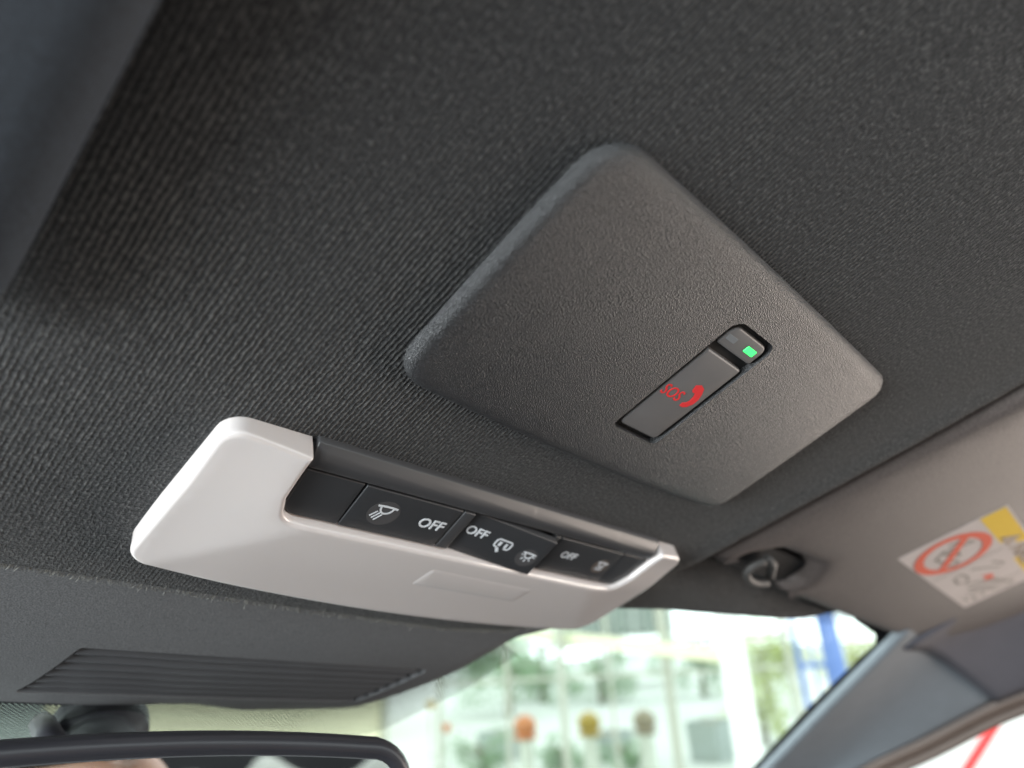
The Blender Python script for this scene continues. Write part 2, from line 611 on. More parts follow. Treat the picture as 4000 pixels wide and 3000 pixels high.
part('edge_nap', (V, F), M_NAP_LIT, headliner, 0)['kind'] = 'stuff'

# ------------------------------------------------------------------ emergency call panel
sos = thing('emergency_call_panel', 'black grained plastic panel with red SOS button and green lamp', 'call panel', (1.25, .42, 1.0))
po = rounded([(.64, .095, .095, .004), (1.890, .098, .075, .004), (1.905, .737, .060, .012), (.645, .747, .090, .004)])
SZ = lambda x, y: .969 - .008 * sm(.0, .7, y) + .006 * ((x - 1.27) / .62) ** 2
bev = [(.020, .07), (.018, .027), (.003, .026), (0, .022), (.003, .0145), (.010, .0072), (.020, .0028), (.032, .0007), (.045, 0)]
slot = rounded([(1.2153, 0.2136, .035), (1.3913, 0.2136, .03), (1.3913, 0.6051, .018), (1.2153, 0.6051, .018)], .03)
part('cover', panel(po, SZ, bev, .05, [(slot, .03)]), M_GRAIN, sos, 50)
part('slot_shade_sheet', flat(inset(slot, .0015), lambda x, y: SZ(x, y) + .018), M_GAP_SHADE, sos, 0)  # dark sheet added so the gap round the buttons reads as shade
SB = lambda x, y: SZ(x, y) + .003
btn = rounded([(1.2296, 0.3092, .008), (1.3791, 0.3092, .008), (1.3791, 0.5909, .016), (1.2296, 0.5909, .016)], .04)
b = part('call_button', panel(btn, SB, [(0, .03)] + fillet(.006, 3), .05), M_BUTTON, sos, 50)
lampo = rounded([(1.2296, 0.2278, .026), (1.3780, 0.2278, .022), (1.3780, 0.2868, .008), (1.2296, 0.2868, .008)], .04)
lamp = part('lamp_cap', panel(lampo, SB, [(0, .03)] + fillet(.006, 3), .05), M_BUTTON, sos, 50)
PZ = lambda x, y: SB(x, y) + .0002
part('lettering', lettering('SOS', .047, (1.2715, 0.4505), PZ, .0008, .008, 0, .92), M_RED, b, 0, label='red SOS lettering')
hs = [(1.3079, 0.4017), (1.3231, 0.3936), (1.3404, 0.3987), (1.3526, 0.4149), (1.3607, 0.4322), (1.3607, 0.4485), (1.3526, 0.4638), (1.3404, 0.4709), (1.3282, 0.4699),
      (1.3272, 0.4597), (1.3363, 0.4536), (1.3404, 0.4454), (1.3374, 0.4312), (1.3302, 0.4210), (1.3221, 0.4221), (1.3150, 0.4190)]
part('handset_symbol', extrude(hs, PZ, .0008), M_RED, b, 0, label='red telephone handset symbol')
gl = rounded([(1.3160, 0.2481, .004), (1.3587, 0.2481, .004), (1.3587, 0.2685, .004), (1.3160, 0.2685, .004)], .02)
part('green_lamp', panel(gl, PZ, [(0, .002), (.002, -.0015)], .03), M_GREEN, lamp, 30, label='lit green indicator lamp')
gl = rounded([(1.2367, 0.2502, .004), (1.2763, 0.2502, .004), (1.2763, 0.2685, .004), (1.2367, 0.2685, .004)], .02)
dl = part('dark_lamp', panel(gl, PZ, [(0, .002), (.002, -.0006)], .03), M_LAMPOFF, lamp, 30, label='unlit ribbed indicator lamp')

# ------------------------------------------------------------------ overhead lamp console
con = thing('overhead_lamp_console', 'milky white overhead lamp with black switch strip between the roof lining and windscreen', 'car lamp', (1.236, 1.27, 1.0))
SK = -.030
sk = lambda o: [Vector((p.x, p.y + SK * (p.x - 1.236))) for p in o]
lo = sk(rounded([(.44, .985, .05), (.632, .985, .006), (.642, 1.12, 0), (.668, 1.187, .045), (1.845, 1.187, .05), (1.878, 1.12, 0), (1.90, .985, .006), (2.035, .985, .05, .0),
                 (2.03, 1.50, .10, .058), (.437, 1.495, .06)], .02))


def LZ(x, y):
    y = y - SK * (x - 1.236)
    dl, dr, db = x - .43, 2.04 - x, 1.56 - y
    e = min(dl * .16, dr * .16, db * .13)
    return .952 - .016 * sm(1.0, 1.18, y) - .034 * sm(-.01, .062, e) - .004 * sm(.0, .3, dl) + .004


part('lens', panel(lo, LZ, [(0, .08), (0, .02)] + [(a * 1, c * 1) for a, c in fillet(.013, 6)], .022), M_LENS, con, 60, label='milky white lamp lens')
# small raised window in the lens
ty = lambda p: p
tab = sk(rounded([(1.15, 1.255, .012), (1.545, 1.262, .012), (1.545, 1.355, .012), (1.15, 1.355, .012)], .03))
part('lens_pad', panel(tab, lambda x, y: LZ(x, y) - .0018, [(0, .01), (0, .0018), (.005, .0008), (.012, 0)], .03), M_LENS, con, 60)

SWZ = lambda x, y: .953 - .15 * (y - SK * (x - 1.236) - 1.035)
bz = sk(rounded([(.640, .975, .004), (1.893, .975, .004), (1.884, 1.033, .003), (.646, 1.033, .003)], .03))


def BZ(x, y):
    y = y - SK * (x - 1.236)
    return .951 + .030 * (1 - sm(.975, 1.004, y)) + .0


part('bezel', panel(bz, BZ, [(0, .05), (0, .003), (.003, 0)], .011), M_BEZEL, con, 60, label='black moulded strip behind the switches')
fl = sk(rounded([(.645, 1.03, 0), (1.882, 1.03, 0), (1.87, 1.18, .03), (.665, 1.18, .03)], .05))
part('switch_well', flat(fl, lambda x, y: SWZ(x, y) + .022), M_GAP_SHADE, con, 0)


def key(name, x0, x1, y0=1.039, y1=1.180, tilt=0., tilt_r=0, z=0., mat=None, rad=(.004, .004, .004, .004), xs=0., label=None):
    o = sk(rounded([(x0, y0, rad[0]), (x1, y0, rad[1]), (x1 + xs, y1, rad[2]), (x0 + xs, y1, rad[3])], .03))
    zf = lambda x, y: SWZ(x, y) + z - tilt * (x - (x0 + x1) / 2)
    p = part(name, panel(o, zf, [(0, .02)] + fillet(.0035, 3), .04), mat or M_BLACK, con, 50, label=label)
    return p, zf


key('blank_cap', .648, .797, rad=(.003, .003, .003, .04), xs=.008)
sw1, z1 = key('lamp_switch', .803, 1.096, xs=.004, z=-.002)
key('divider', 1.100, 1.138, z=-.003, xs=.004, mat=M_BEZEL)
sw2, z2 = key('door_lamp_switch', 1.142, 1.443, tilt=.115, z=-.010, y1=1.184, xs=.004)
key('divider', 1.447, 1.470, z=-.002, xs=.004, mat=M_BEZEL)
sw3, z3 = key('lamp_switch', 1.474, 1.762, xs=.006, z=-.002)
key('blank_cap', 1.766, 1.880, rad=(.003, .003, .04, .003), xs=-.006)


def lamp_icon(sw, zf, c, s, rays, halo=True, hm=None):
    sy = lambda x, y: (c[0] + x * s, c[1] + y * s + SK * (x * s))
    if halo:
        part('icon_disc', extrude([sy(*p) for p in arc((0, .15), 1.5, 0, 360, 24, 1.45)][:-1], zf, .0004), hm or M_HALO, sw, 0)
    zz = lambda x, y: zf(x, y) - .0006
    g = [strip([sy(*p) for p in ((-1, -.62), (-.5, -.68), (0, -.7), (.5, -.68), (1, -.62))], s * .20, zz, .0007),
         strip([sy(*p) for p in arc((0, -.6), .62, 0, 180, 12, .75)], s * .17, zz, .0007)]
    for a, b in rays: g.append(strip([sy(*a), sy(*b)], s * .12, zz, .0007))
    part('lamp_symbol', join(*g), M_PRINT, sw, 0, label='white dome lamp symbol')


slant = [((-.66 + k * .30, -.0 + k * .15), (-1.08 + k * .30, .72 + k * .18)) for k in range(3)]
fan = [((math.cos(a) * .78, -.55 + math.sin(a) * .92), (math.cos(a) * 1.08, -.55 + math.sin(a) * 1.38)) for a in [math.radians(k) for k in (15, 52, 90, 128, 165)]]
wy = lambda x, y: (x, y + SK * (x - 1.236))
lamp_icon(sw1, z1, wy(.893, 1.105), .0285, slant)
part('lettering', lettering('OFF', .046, wy(1.040, 1.109), lambda x, y: z1(x, y), .0012, .012, 0, 1.0, math.atan(SK)), M_PRINT, sw1, 0, label='white OFF lettering')
part('lettering', lettering('OFF', .042, wy(1.190, 1.100), lambda x, y: z2(x, y), .0012, .012, 0, 1.0, math.atan(SK)), M_PRINT, sw2, 0, label='white OFF lettering')
lamp_icon(sw2, z2, wy(1.392, 1.122), .0235, fan)
cxd, cyd, s = 1.291, 1.110, .024
dd = lambda x, y: wy(cxd + x * s, cyd + y * s)
zz = lambda x, y: z2(x, y) - .0002
g = [strip([dd(*p) for p in ((-.55, .55), (-1.0, .5), (-1.12, .2), (-1.12, -.45), (-.9, -.7), (.9, -.7), (1.12, -.45), (1.12, .2), (1.0, .5), (.45, .55))], s * .2, zz, .0009),
     strip([dd(-.45, -.35), dd(-.45, .3)], s * .38, zz, .0009), strip([dd(.45, -.3), dd(.45, .35)], s * .30, zz, .0009),
     strip([dd(-.45, .62), dd(.0, 1.25)], s * .38, zz, .0009)]
part('open_door_symbol', join(*g), M_PRINT, sw2, 0, label='white symbol of a car with its door open')
part('lettering', lettering('OFF', .038, wy(1.557, 1.100), lambda x, y: z3(x, y), .0012, .006, 0, 1.0, math.atan(SK)), M_PRINT, sw3, 0, label='white OFF lettering')
M_HALO2 = plain('icon_disc_tan', (.09, .073, .063), .45)
lamp_icon(sw3, z3, wy(1.716, 1.108), .022, [((k * .25 + .1, .25), (k * .22 - .1, .95)) for k in (-2, 0, 2)], True, M_HALO2)

# ------------------------------------------------------------------ sensor cover with louvres
cov = thing('sensor_cover', 'grey plastic cover with slatted grille ahead of the roof lining above the mirror', 'trim cover', (1.0, 2.05, 1.0))


def CZ(x, y):
    return .985 - .030 * math.sin(math.pi * max(0, min(1, (y - 1.66) / .85))) + .012 * sm(2.2, 2.5, y)


co = rounded([(-.9, 1.66, .03), (2.03, 1.54, .02), (1.885, 1.68, .12), (1.81, 1.92, .3), (1.59, 2.34, .12), (1.19, 2.44, .05), (.98, 2.385, .05), (.62, 2.475, .05), (-.6, 2.50, .1)], .04)
gr = rounded([(.515, 1.995, .012), (1.665, 1.935, .012), (1.545, 2.245, .008), (.455, 2.335, .012)], .05)
part('cover', panel(co, CZ, [(0, .09)] + fillet(.02, 4), .05, [(gr, .035)]), M_TRIM, cov, 50)
part('grille_shade_sheet', flat(inset(gr, .002), lambda x, y: CZ(x, y) + .030), M_GAP_SHADE, cov, 0)  # dark sheet above the slats, shade of the grille recess
A0, A1, B0, B1 = Vector((.515, 1.995)), Vector((1.665, 1.935)), Vector((.455, 2.335)), Vector((1.545, 2.245))
M_SLAT = plain('slat_dark_plastic', (.060, .062, .067), .42)
for k in range(7):
    t0, t1 = (k + .30) / 7, (k + .92) / 7
    a, b_, c, d = A0.lerp(B0, t0), A1.lerp(B1, t0), A1.lerp(B1, t1), A0.lerp(B0, t1)
    n = 14; V = []; F = []
    for j in range(n + 1):
        f_ = .006 + .978 * j / n; p, q = a.lerp(b_, f_), d.lerp(c, f_)
        V += [(p.x, p.y, CZ(*p) + .026), (p.x, p.y, CZ(*p) + .016), (q.x, q.y - .008, CZ(*q) + .001), (q.x, q.y, CZ(*q) + .002), (q.x, q.y, CZ(*q) + .026)]
    for j in range(n):
        F += [(5 * j + i, 5 * j + i + 1, 5 * j + i + 6, 5 * j + i + 5) for i in range(4)]
    part('slat', (V, F), M_SLAT, cov, 30)

# ------------------------------------------------------------------ sun visors
vis = thing('sun_visor', 'warmly lit sun visor with airbag warning label on the passenger side', 'sun visor', (3.7, .4, 1.0), 'sun visors')
vo = rounded([(2.235, .985, .06), (2.405, 1.005, .03), (2.41, .90, .05), (2.50, .81, .06), (2.80, .80, .08), (2.90, .93, .06), (2.84, 1.02, .03), (4.45, 1.075, .1),
              (4.86, 1.07, .06), (4.98, .89, .09), (5.40, .855, .1), (5.72, .64, .15), (5.75, -.9, .2), (2.55, -1.05, .2)], .045)


def VZ(x, y):
    return .992 - .02 * sm(2.2, 2.6, x) + .012 * ((x - 3.9) / 1.7) ** 2 - .04 * sm(.3, -1, y)


part('body', panel(vo, VZ, [(0, .10), (.0, .062), (.006, .045), (.018, .028), (.036, .013), (.058, .004), (.08, 0)], .07), M_VISOR_LIT, vis, 60)
# label
LZ2 = lambda x, y: VZ(x, y) - .002
A, Bq, Cq = Vector((3.155, .590)), Vector((3.205, .128)), Vector((4.375, .672))
ex_, ey_ = Cq - A, Bq - A
L = lambda u, v: A + ex_ * u + ey_ * v          # u along the label, v towards the rear
lab = part('warning_label', panel(rounded([(*L(0, 0), .01), (*L(1, 0), .01), (*L(1, 1), .01), (*L(0, 1), .01)], .05), LZ2, [(0, .001), (0, 0)], .08), M_LABEL, vis, 30,
           label='white airbag warning label with yellow band')
I = lambda x, y: LZ2(x, y) - .0008
J = lambda x, y: LZ2(x, y) - .0016
LL = lambda ps: [tuple(L(*p)) for p in ps]
part('yellow_band', extrude([tuple(L(*p)) for p in ((.012, .755), (.988, .755), (.988, .978), (.012, .978))], I, .0006), M_YELLOW, lab, 0, label='yellow heading band')
part('warning_triangle', extrude(LL([(.29, .785), (.42, .785), (.365, .945)]), J, .0006), M_INKBROWN, lab, 0)
part('lettering', lettering('AIRBAG', .115, tuple(L(.69, .865)), J, .0006, .02, 0, 1.45, math.atan2(ex_.y, ex_.x)), M_INKBROWN, lab, 0, label='AIRBAG lettering')
# prohibition sign
ce = L(.235, .385)
ring = [tuple(L(.222 + .168 * math.cos(a), .372 + .315 * math.sin(a))) for a in [2 * math.pi * k / 36 for k in range(36)]]
part('prohibition_sign', join(strip(ring, .042, J, .0006, True), strip(LL([(.105, .575), (.345, .165)]), .036, J, .0006)), M_SIGNRED, lab, 0, label='red prohibition circle and bar')
doodle = [[(.12, .40), (.13, .52), (.2, .60), (.16, .36)], [(.15, .34), (.2, .22), (.26, .24)], [(.27, .30), (.33, .36), (.36, .30), (.32, .24), (.27, .27)]]
part('child_seat_drawing', join(*[strip(LL(d), .014, I, .0006) for d in doodle] + [extrude(LL([(.17, .30), (.25, .34), (.28, .42), (.20, .44)]), I, .0005)]), M_INK, lab, 0, label='drawing of a child seat')
lines = [[(.42, .03), (.42, .74)], [(.83, .05), (.83, .72)]]
draw = [[(.52, .58), (.60, .66), (.63, .60), (.55, .48), (.50, .38)], [(.50, .27), (.52, .19), (.60, .17), (.63, .26), (.57, .30), (.50, .27)],
        [(.66, .22), (.70, .34), (.78, .50)], [(.74, .20), (.80, .30), (.87, .44), (.85, .54), (.79, .48), (.74, .30), (.74, .20)], [(.80, .17), (.85, .30), (.88, .36)],
        [(.87, .52), (.92, .60), (.96, .52), (.93, .40), (.88, .36)]]
part('instruction_drawing', join(*[strip(LL(d), .012, I, .0006) for d in draw] + [strip(LL(d), .005, I, .0005) for d in lines]), M_INK, lab, 0, label='line drawing of airbag and passenger')
part('airbag_flash', extrude(LL([(.64, .40), (.68, .50), (.74, .48), (.72, .38), (.68, .43)]), I, .0006), M_SIGNRED, lab, 0)
part('fine_print', join(*[extrude(LL([(u, .045 + v), (u + w, .045 + v), (u + w, .085 + v), (u, .085 + v)]), I, .0005) for u, w, v in
                          ((.87, .03, .02), (.89, .05, .10), (.90, .03, .20))]), M_INK, lab, 0)
# hanging clip in the visor's front corner
ring = [(2.49, .875, .99), (2.46, .915, .985), (2.47, .955, .978), (2.53, .98, .974), (2.60, .985, .974), (2.66, .97, .978)]
clip = part('clip_loop', tube(spline(ring, 5), .015, 10), M_CLIP, vis, 180, label='pale plastic hanging hook')
part('clip_rod', tube([(2.50, .865, 1.0), (2.58, .885, .998), (2.65, .94, .992)], .018, 10), M_CLIP, vis, 180)
part('clip_recess_shade', box(2.42, 2.86, .84, .99, 1.03, 1.10), M_GAP_SHADE, vis, 0)  # dark box filling the notch, painted shade of the clip recess

vis2 = thing('sun_visor', 'sun visor in cool shade at the edge of the roof lining on the driver side', 'sun visor', (-1.2, .2, .9), 'sun visors')
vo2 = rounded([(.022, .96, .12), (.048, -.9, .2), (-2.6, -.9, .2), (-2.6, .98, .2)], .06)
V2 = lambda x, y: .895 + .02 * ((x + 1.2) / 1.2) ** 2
part('body', panel(vo2, V2, [(0, .06), (0, .04), (.008, .026), (.025, .012), (.05, .003), (.08, 0)], .08), M_VISOR_SHADED, vis2, 60)
part('hinge_arm', tube([(-2.4, 1.0, .9), (-2.5, 1.1, .98), (-2.5, 1.1, 1.05)], .04, 10), M_BLACK, vis2, 180)

# ------------------------------------------------------------------ windscreen
ws = thing('windscreen', 'clear windscreen with a black dotted border under the roof lining', 'windscreen', (1.3, 3.0, .9))
WZ = lambda x, y: 1.055 - .055 * (y - 1.3) - .010 * max(0, x - 3) ** 2
wo = rounded([(-3.2, 1.25, .1), (1.9, 1.25, .1), (5.4, .75, .1), (7.4, 4.6, .2), (-4.4, 4.8, .2)], .15)
part('glass', panel(wo, WZ, [(0, .02), (0, 0)], .25), M_GLASS, ws, 60, label='clear glass')


def frit_sheet(name, inner, outer, c0, c1):
    """printed band between two edges of the glass: cover falls from c0 to c1"""
    n = len(inner); V, F, cov_ = [], [], []
    for i in range(n):
        for k in range(9):
            t = k / 8; p = Vector(inner[i]).lerp(Vector(outer[i]), t)
            V.append((p.x, p.y, WZ(p.x, p.y) - .004)); cov_.append(c0 + (c1 - c0) * t)
    F = [(i * 9 + k, i * 9 + k + 1, i * 9 + k + 10, i * 9 + k + 9) for i in range(n - 1) for k in range(8)]
    o = part(name, (V, F), M_FRIT, ws, 0)
    at = o.data.attributes.new('cover', 'FLOAT', 'POINT')
    for i, v in enumerate(cov_): at.data[i].value = v
    return o


inn = [(-1.5, 2.3), (-.5, 2.38), (.3, 2.38), (.9, 2.3), (1.3, 2.3), (1.55, 2.25), (1.72, 1.98), (1.85, 1.75)]
out = [(-1.5, 2.95), (-.5, 2.95), (.3, 2.92), (1.0, 2.88), (1.6, 2.80), (1.90, 2.55), (2.05, 2.15), (2.08, 1.85)]
frit_sheet('dot_band', inn, out, .56, .34)
inn = [(2.0, 1.30), (2.6, 1.20), (3.4, 1.08), (3.9, 1.0)]
out = [(2.0, 1.47), (2.6, 1.375), (3.4, 1.23), (3.9, 1.18)]
frit_sheet('dot_band', inn, out, .62, .22)
inn = [(3.9, .9), (4.6, .9), (4.9, 1.05), (5.1, 1.3), (5.5, 1.9), (6.4, 3.0), (7.0, 3.8)]
out = [(3.92, 1.10), (4.34, 1.15), (4.49, 1.22), (4.58, 1.37), (4.93, 1.92), (5.70, 3.0), (6.25, 3.8)]
frit_sheet('solid_border', inn, out, .9, .9)

# ------------------------------------------------------------------ rear-view mirror
nm = Vector((-.22, -.85, -.40)).normalized()
rm = nm.cross(Vector((0, 0, 1))).normalized(); rm = rm if rm.x > 0 else -rm
um = rm.cross(nm); um = um if um.z > 0 else -um
MA = Vector((.681, 1.626, .6))
mir = thing('rear_view_mirror', 'black framed rear view mirror on its stalk below the windscreen top', 'mirror', MA + um * -.25)
MP = lambda x, y, d=0: MA + rm * x + um * y - nm * d          # d = depth behind the face
mo = rounded([(.555, -.49, .13, .02), (.555, -.035, .12, .050), (-1.15, -.035, .12, .02), (-1.15, -.49, .12, .04)], .05)
mo = [Vector((p.x, p.y + .0)) for p in mo]


def mpanel(o, rings, spacing=.12):
    v, f = panel(o, lambda x, y: 0, rings, spacing)
    return [MP(x, y, z) for x, y, z in v], f


housing = [(.16, .20), (.08, .19), (.02, .12), (0, .055), (.002, .02), (.010, .006), (.024, .0), (.042, .006), (.049, .016)]
part('housing', mpanel(mo, housing), M_MIRRORHOUSE, mir, 60)
part('glass', mpanel(inset(mo, .047), [(0, .016), (.003, .012)]), M_MIRROR, mir, 0, label='silvered mirror glass')
mt = [(.50, 2.42, .93), (.47, 2.25, .86), (.44, 2.02, .76), (.42, 1.85, .66), (.42, 1.76, .58)]
part('stalk', tube(spline([(.79, 2.66, 1.02), (.785, 2.60, .955), (.75, 2.50, .84), (.67, 2.2, .69), (.60, 1.85, .57)], 5), [.15] * 4 + [.145] * 3 + [.12] * 4 + [.10] * 4 + [.08] * 6, 14), M_MIRRORHOUSE, mir, 180)
part('bracket', tube([(.605, 2.60, .99), (.56, 2.3, .84), (.50, 1.95, .66)], .036, 10), M_MIRRORHOUSE, mir, 180)

# ------------------------------------------------------------------ pillar, roof rail, door seal
def section(l, m, r, n=10):
    return spline([l, m, r], n)


rows = []
keyrows = [((4.20, .95, 1.03), (5.00, .98, 1.015), (5.70, .99, .75)), ((4.31, 1.08, 1.0), (5.01, 1.058, 1.0), (5.69, 1.06, .74)),
           ((4.70, 1.80, .905), (5.25, 1.72, .86), (5.66, 1.60, .70)), ((5.126, 2.569, .80), (5.50, 2.34, .73), (5.62, 2.18, .66)),
           ((5.62, 3.5, .68), (5.85, 3.3, .60), (5.9, 3.1, .54)), ((6.2, 4.6, .5), (6.3, 4.4, .45), (6.35, 4.2, .38))]
cl = [spline([k[j] for k in keyrows], 8) for j in range(3)]
rows = [section(cl[0][i], cl[1][i], cl[2][i]) for i in range(len(cl[0]))]
pil = single('pillar_trim', patch(rows), M_PILLAR, 'pale grey windscreen pillar trim running down from the roof', 'pillar trim', smooth=60)
pil.modifiers.new('thick', 'SOLIDIFY').thickness = .006
keyrows = [((4.5, -3.0, 1.06), (5.15, -3.0, 1.06), (5.95, -3.0, .62)), ((4.5, -.6, 1.06), (5.12, -.6, 1.06), (5.9, -.6, .68)), ((4.5, .4, 1.05), (5.08, .5, 1.045), (5.75, .5, .72)),
           ((4.5, 1.10, .990), (4.98, 1.085, .982), (5.68, 1.06, .726))]
cl = [spline([k[j] for k in keyrows], 8) for j in range(3)]
rows = [section(cl[0][i], cl[1][i], cl[2][i]) for i in range(len(cl[0]))]
rail = single('roof_rail_trim', patch(rows), M_RAIL, 'dark purple grey trim above the passenger door beside the pillar', 'roof trim', smooth=60)
rail.modifiers.new('thick', 'SOLIDIFY').thickness = .006
seal_path = spline([(6.0, -3.0, .56), (5.95, -.6, .62), (5.80, .5, .66), (5.74, 1.05, .685), (5.71, 1.60, .645), (5.68, 2.18, .61), (5.95, 3.1, .49), (6.4, 4.2, .33)], 6)
seal = thing('door_seal', 'brown rubber door seal along the edge of the side window', 'door seal', (5.7, 1, .6))
part('outer_bead', tube(seal_path, .055, 10), M_RUBBER, seal, 180)
part('inner_lip', tube([p + Vector((.035, 0, -.075)) for p in seal_path], .035, 10), M_RUBBER, seal, 180)


# ------------------------------------------------------------------ the rest of the cabin (in world metres)
M_SEAT = plain('dark_seat_cloth', (.018, .018, .02), .95)
cab = bpy.data.objects.new('cabin_shell', None); COL.objects.link(cab); cab['kind'] = 'structure'; ORG[cab.name] = (Vector(), 1.0)
cab['label'] = 'dark lower cabin of the car'
part('cabin_floor', box(-.60, .90, -1.75, 1.15, .28, .32), M_CARPET, cab, 0)
part('door_card', box(-.70, -.64, -1.75, 1.15, .28, .92), M_CARPET, cab, 0)
part('door_card', box(.90, .96, -1.75, 1.15, .28, .98), M_CARPET, cab, 0)
part('dashboard', tube([(-.60, .86, .74), (.90, .86, .74)], .15, 20), M_CARPET, cab, 60)
for x0_, x1_ in ((-.70, -.64), (.90, .96)):  # unseen side walls added to keep window light off the rear roof
    part('rear_light_blocker', box(x0_, x1_, -1.75, -.30 if x0_ < 0 else -.80, .93 if x0_ < 0 else .985, 1.38), M_CARPET, cab, 0)
part('rear_dark_wall', box(-.66, .96, -1.81, -1.75, .28, 1.36), M_CARPET, cab, 0)  # wall added to keep the mirror's view behind the bench dark

# rear bench under a pale dust cover (seen only in the mirror)
bench = thing('rear_bench', 'rear bench draped with a pale grey cover, seen in the mirror', 'car seat', (.15, -1.3, .32), frame='world')
part('cushion', box(-.50, .80, -1.25, -.85, .34, .62), M_SEAT, bench, 0)
part('backrest', box(-.50, .80, -1.50, -1.32, .34, .88), M_SEAT, bench, 0)
rows = []
for j in range(15):
    t = j / 14; row = []
    for i in range(41):
        u = i / 40; x = -.26 + u * .66
        top = .845 + .115 * (sm(0, .16, u) * (1 - sm(.84, 1, u))) + .018 * math.sin(u * 17) + .014 * math.sin(u * 31 + 1) - .05 * math.exp(-((u - .62) / .05) ** 2) * .5
        a = math.pi * min(1, t / .5)
        if t < .5: y, z = -1.28 - .05 * (1 - math.cos(a)), top - .04 + .04 * math.sin(a) + .0
        else: y, z = -1.38 - .15 * (t - .5) + .0, top - .04 - (t - .5) * .9
        if t < .07: z -= .35
        row.append((x + .01 * math.sin(9 * t + 20 * u), y + .012 * math.sin(u * 23 + t * 6), z))
    rows.append(row)
part('dust_cover', patch(rows), M_COVER, bench, 180, label='pale grey cloth cover')

# ------------------------------------------------------------------ hand and telephone (behind the lens, seen only in the mirror)
phone = thing('telephone', 'black telephone held up under the roof, seen in the mirror', 'telephone', (0, 0, 0))
C3 = lambda x, y, z: cx * x + cy * y + cz * z            # camera axes in the roof frame
pv, pf = panel(rounded([(-.22, -.20, .07), (1.10, -.20, .07), (1.10, .42, .07), (-.22, .42, .07)], .08), lambda x, y: -.05, [(0, -.065)] + [(a, -b) for a, b in fillet(.02, 3)], .3)
part('case', ([C3(*v) for v in pv], pf), M_PHONE, phone, 40)


def skin_body(name, verts, edges, radii, mat, sub=2):
    me = bpy.data.meshes.new(name); me.from_pydata([Vector(v) * U for v in verts], edges, [])
    ob = bpy.data.objects.new(name, me); COL.objects.link(ob)
    ob.modifiers.new('s', 'SKIN')
    for i, r in enumerate(radii):
        sv = me.skin_vertices[0].data[i]; sv.radius = (r * U, r * U); sv.use_root = (i == 0)
    m = ob.modifiers.new('d', 'SUBSURF'); m.levels = m.render_levels = sub
    bpy.context.view_layer.update()
    out = bpy.data.meshes.new_from_object(ob.evaluated_get(bpy.context.evaluated_depsgraph_get()))
    bpy.data.objects.remove(ob)
    g_ = [tuple(v.co / U) for v in out.vertices], [tuple(p.vertices) for p in out.polygons]
    bpy.data.meshes.remove(out); return g_


fa = Vector((-.93, .34, .10)).normalized()               # along the fingers
fdn = (Vector((.16, .42, -.88)) - fa * Vector((.16, .42, -.88)).dot(fa)).normalized()   # towards the little finger
fn = fa.cross(fdn); fn = fn if fn.y > 0 else -fn         # out of the palm side, towards the windscreen
K0 = Vector((.11, .185, -.395))
HV, HE, HR = [], [], []


def hv(p, r, link=None):
    HV.append(tuple(p)); HR.append(r)
    if link is not None: HE.append((link, len(HV) - 1))
    return len(HV) - 1


palm = K0 + fdn * .26 - fa * .28 - fn * .12
w0 = hv(palm - fa * .35 + fdn * .20 - fn * .10, .21)
p0 = hv(palm, .23, w0)
tips = []
for k, (ln, dn, bend) in enumerate(((.42, .0, .02), (.46, .155, .04), (.42, .31, .05), (.34, .45, .06))):
    kn = hv(K0 + fdn * dn - fn * .04 - fa * .02, .078, p0)
    q1 = hv(K0 + fdn * (dn + .012) + fa * ln * .42 + fn * .015, .068 - .003 * k, kn)
    q2 = hv(K0 + fdn * (dn + .020) + fa * ln * .74 - fn * bend * .4, .060 - .003 * k, q1)
    q3 = hv(K0 + fdn * (dn + .026) + fa * ln - fn * bend * 1.4, .048 - .002 * k, q2)
    tips.append((Vector(HV[q2]), Vector(HV[q3]), HR[q3]))
t1 = hv(palm - fdn * .26 - fn * .16 + fa * .02, .10, p0)
t2 = hv(palm - fdn * .36 - fn * .24 + fa * .20, .080, t1)
t3 = hv(palm - fdn * .38 - fn * .26 + fa * .36, .062, t2)
e1 = hv(Vector(HV[w0]) - fa * .9 + fdn * 1.0 - fn * .3, .30, w0)
e2 = hv(Vector(HV[e1]) - fa * .8 + fdn * 1.4 - fn * .6, .36, e1)
person = thing('person', 'bare hand holding up a telephone, seen in the mirror', 'person', HV[w0])
part('body', skin_body('hand', HV, HE, HR, M_SKIN), M_SKIN, person, 180)
for a, b, r in tips:
    d = (b - a).normalized(); c = b - d * .01 + fn * (r * .80); s_ = d.cross(fn).normalized(); rows = []
    for i in range(7):
        u = -1 + 2 * i / 6
        rows.append([c + d * (.062 * v) + s_ * (u * r * .72 * (1 - .25 * v * v)) - fn * (u * u * r * .30 + .018 * max(0, v) ** 2) + fn * .006 for v in (-.9, -.5, 0, .5, 1.0, 1.35)])
    part('nail', patch(rows), M_NAIL, person, 180)

# ------------------------------------------------------------------ outside (world metres)
def at(az, dist, z=0.):
    a = math.radians(az); return Vector((math.sin(a) * dist, math.cos(a) * dist, z))


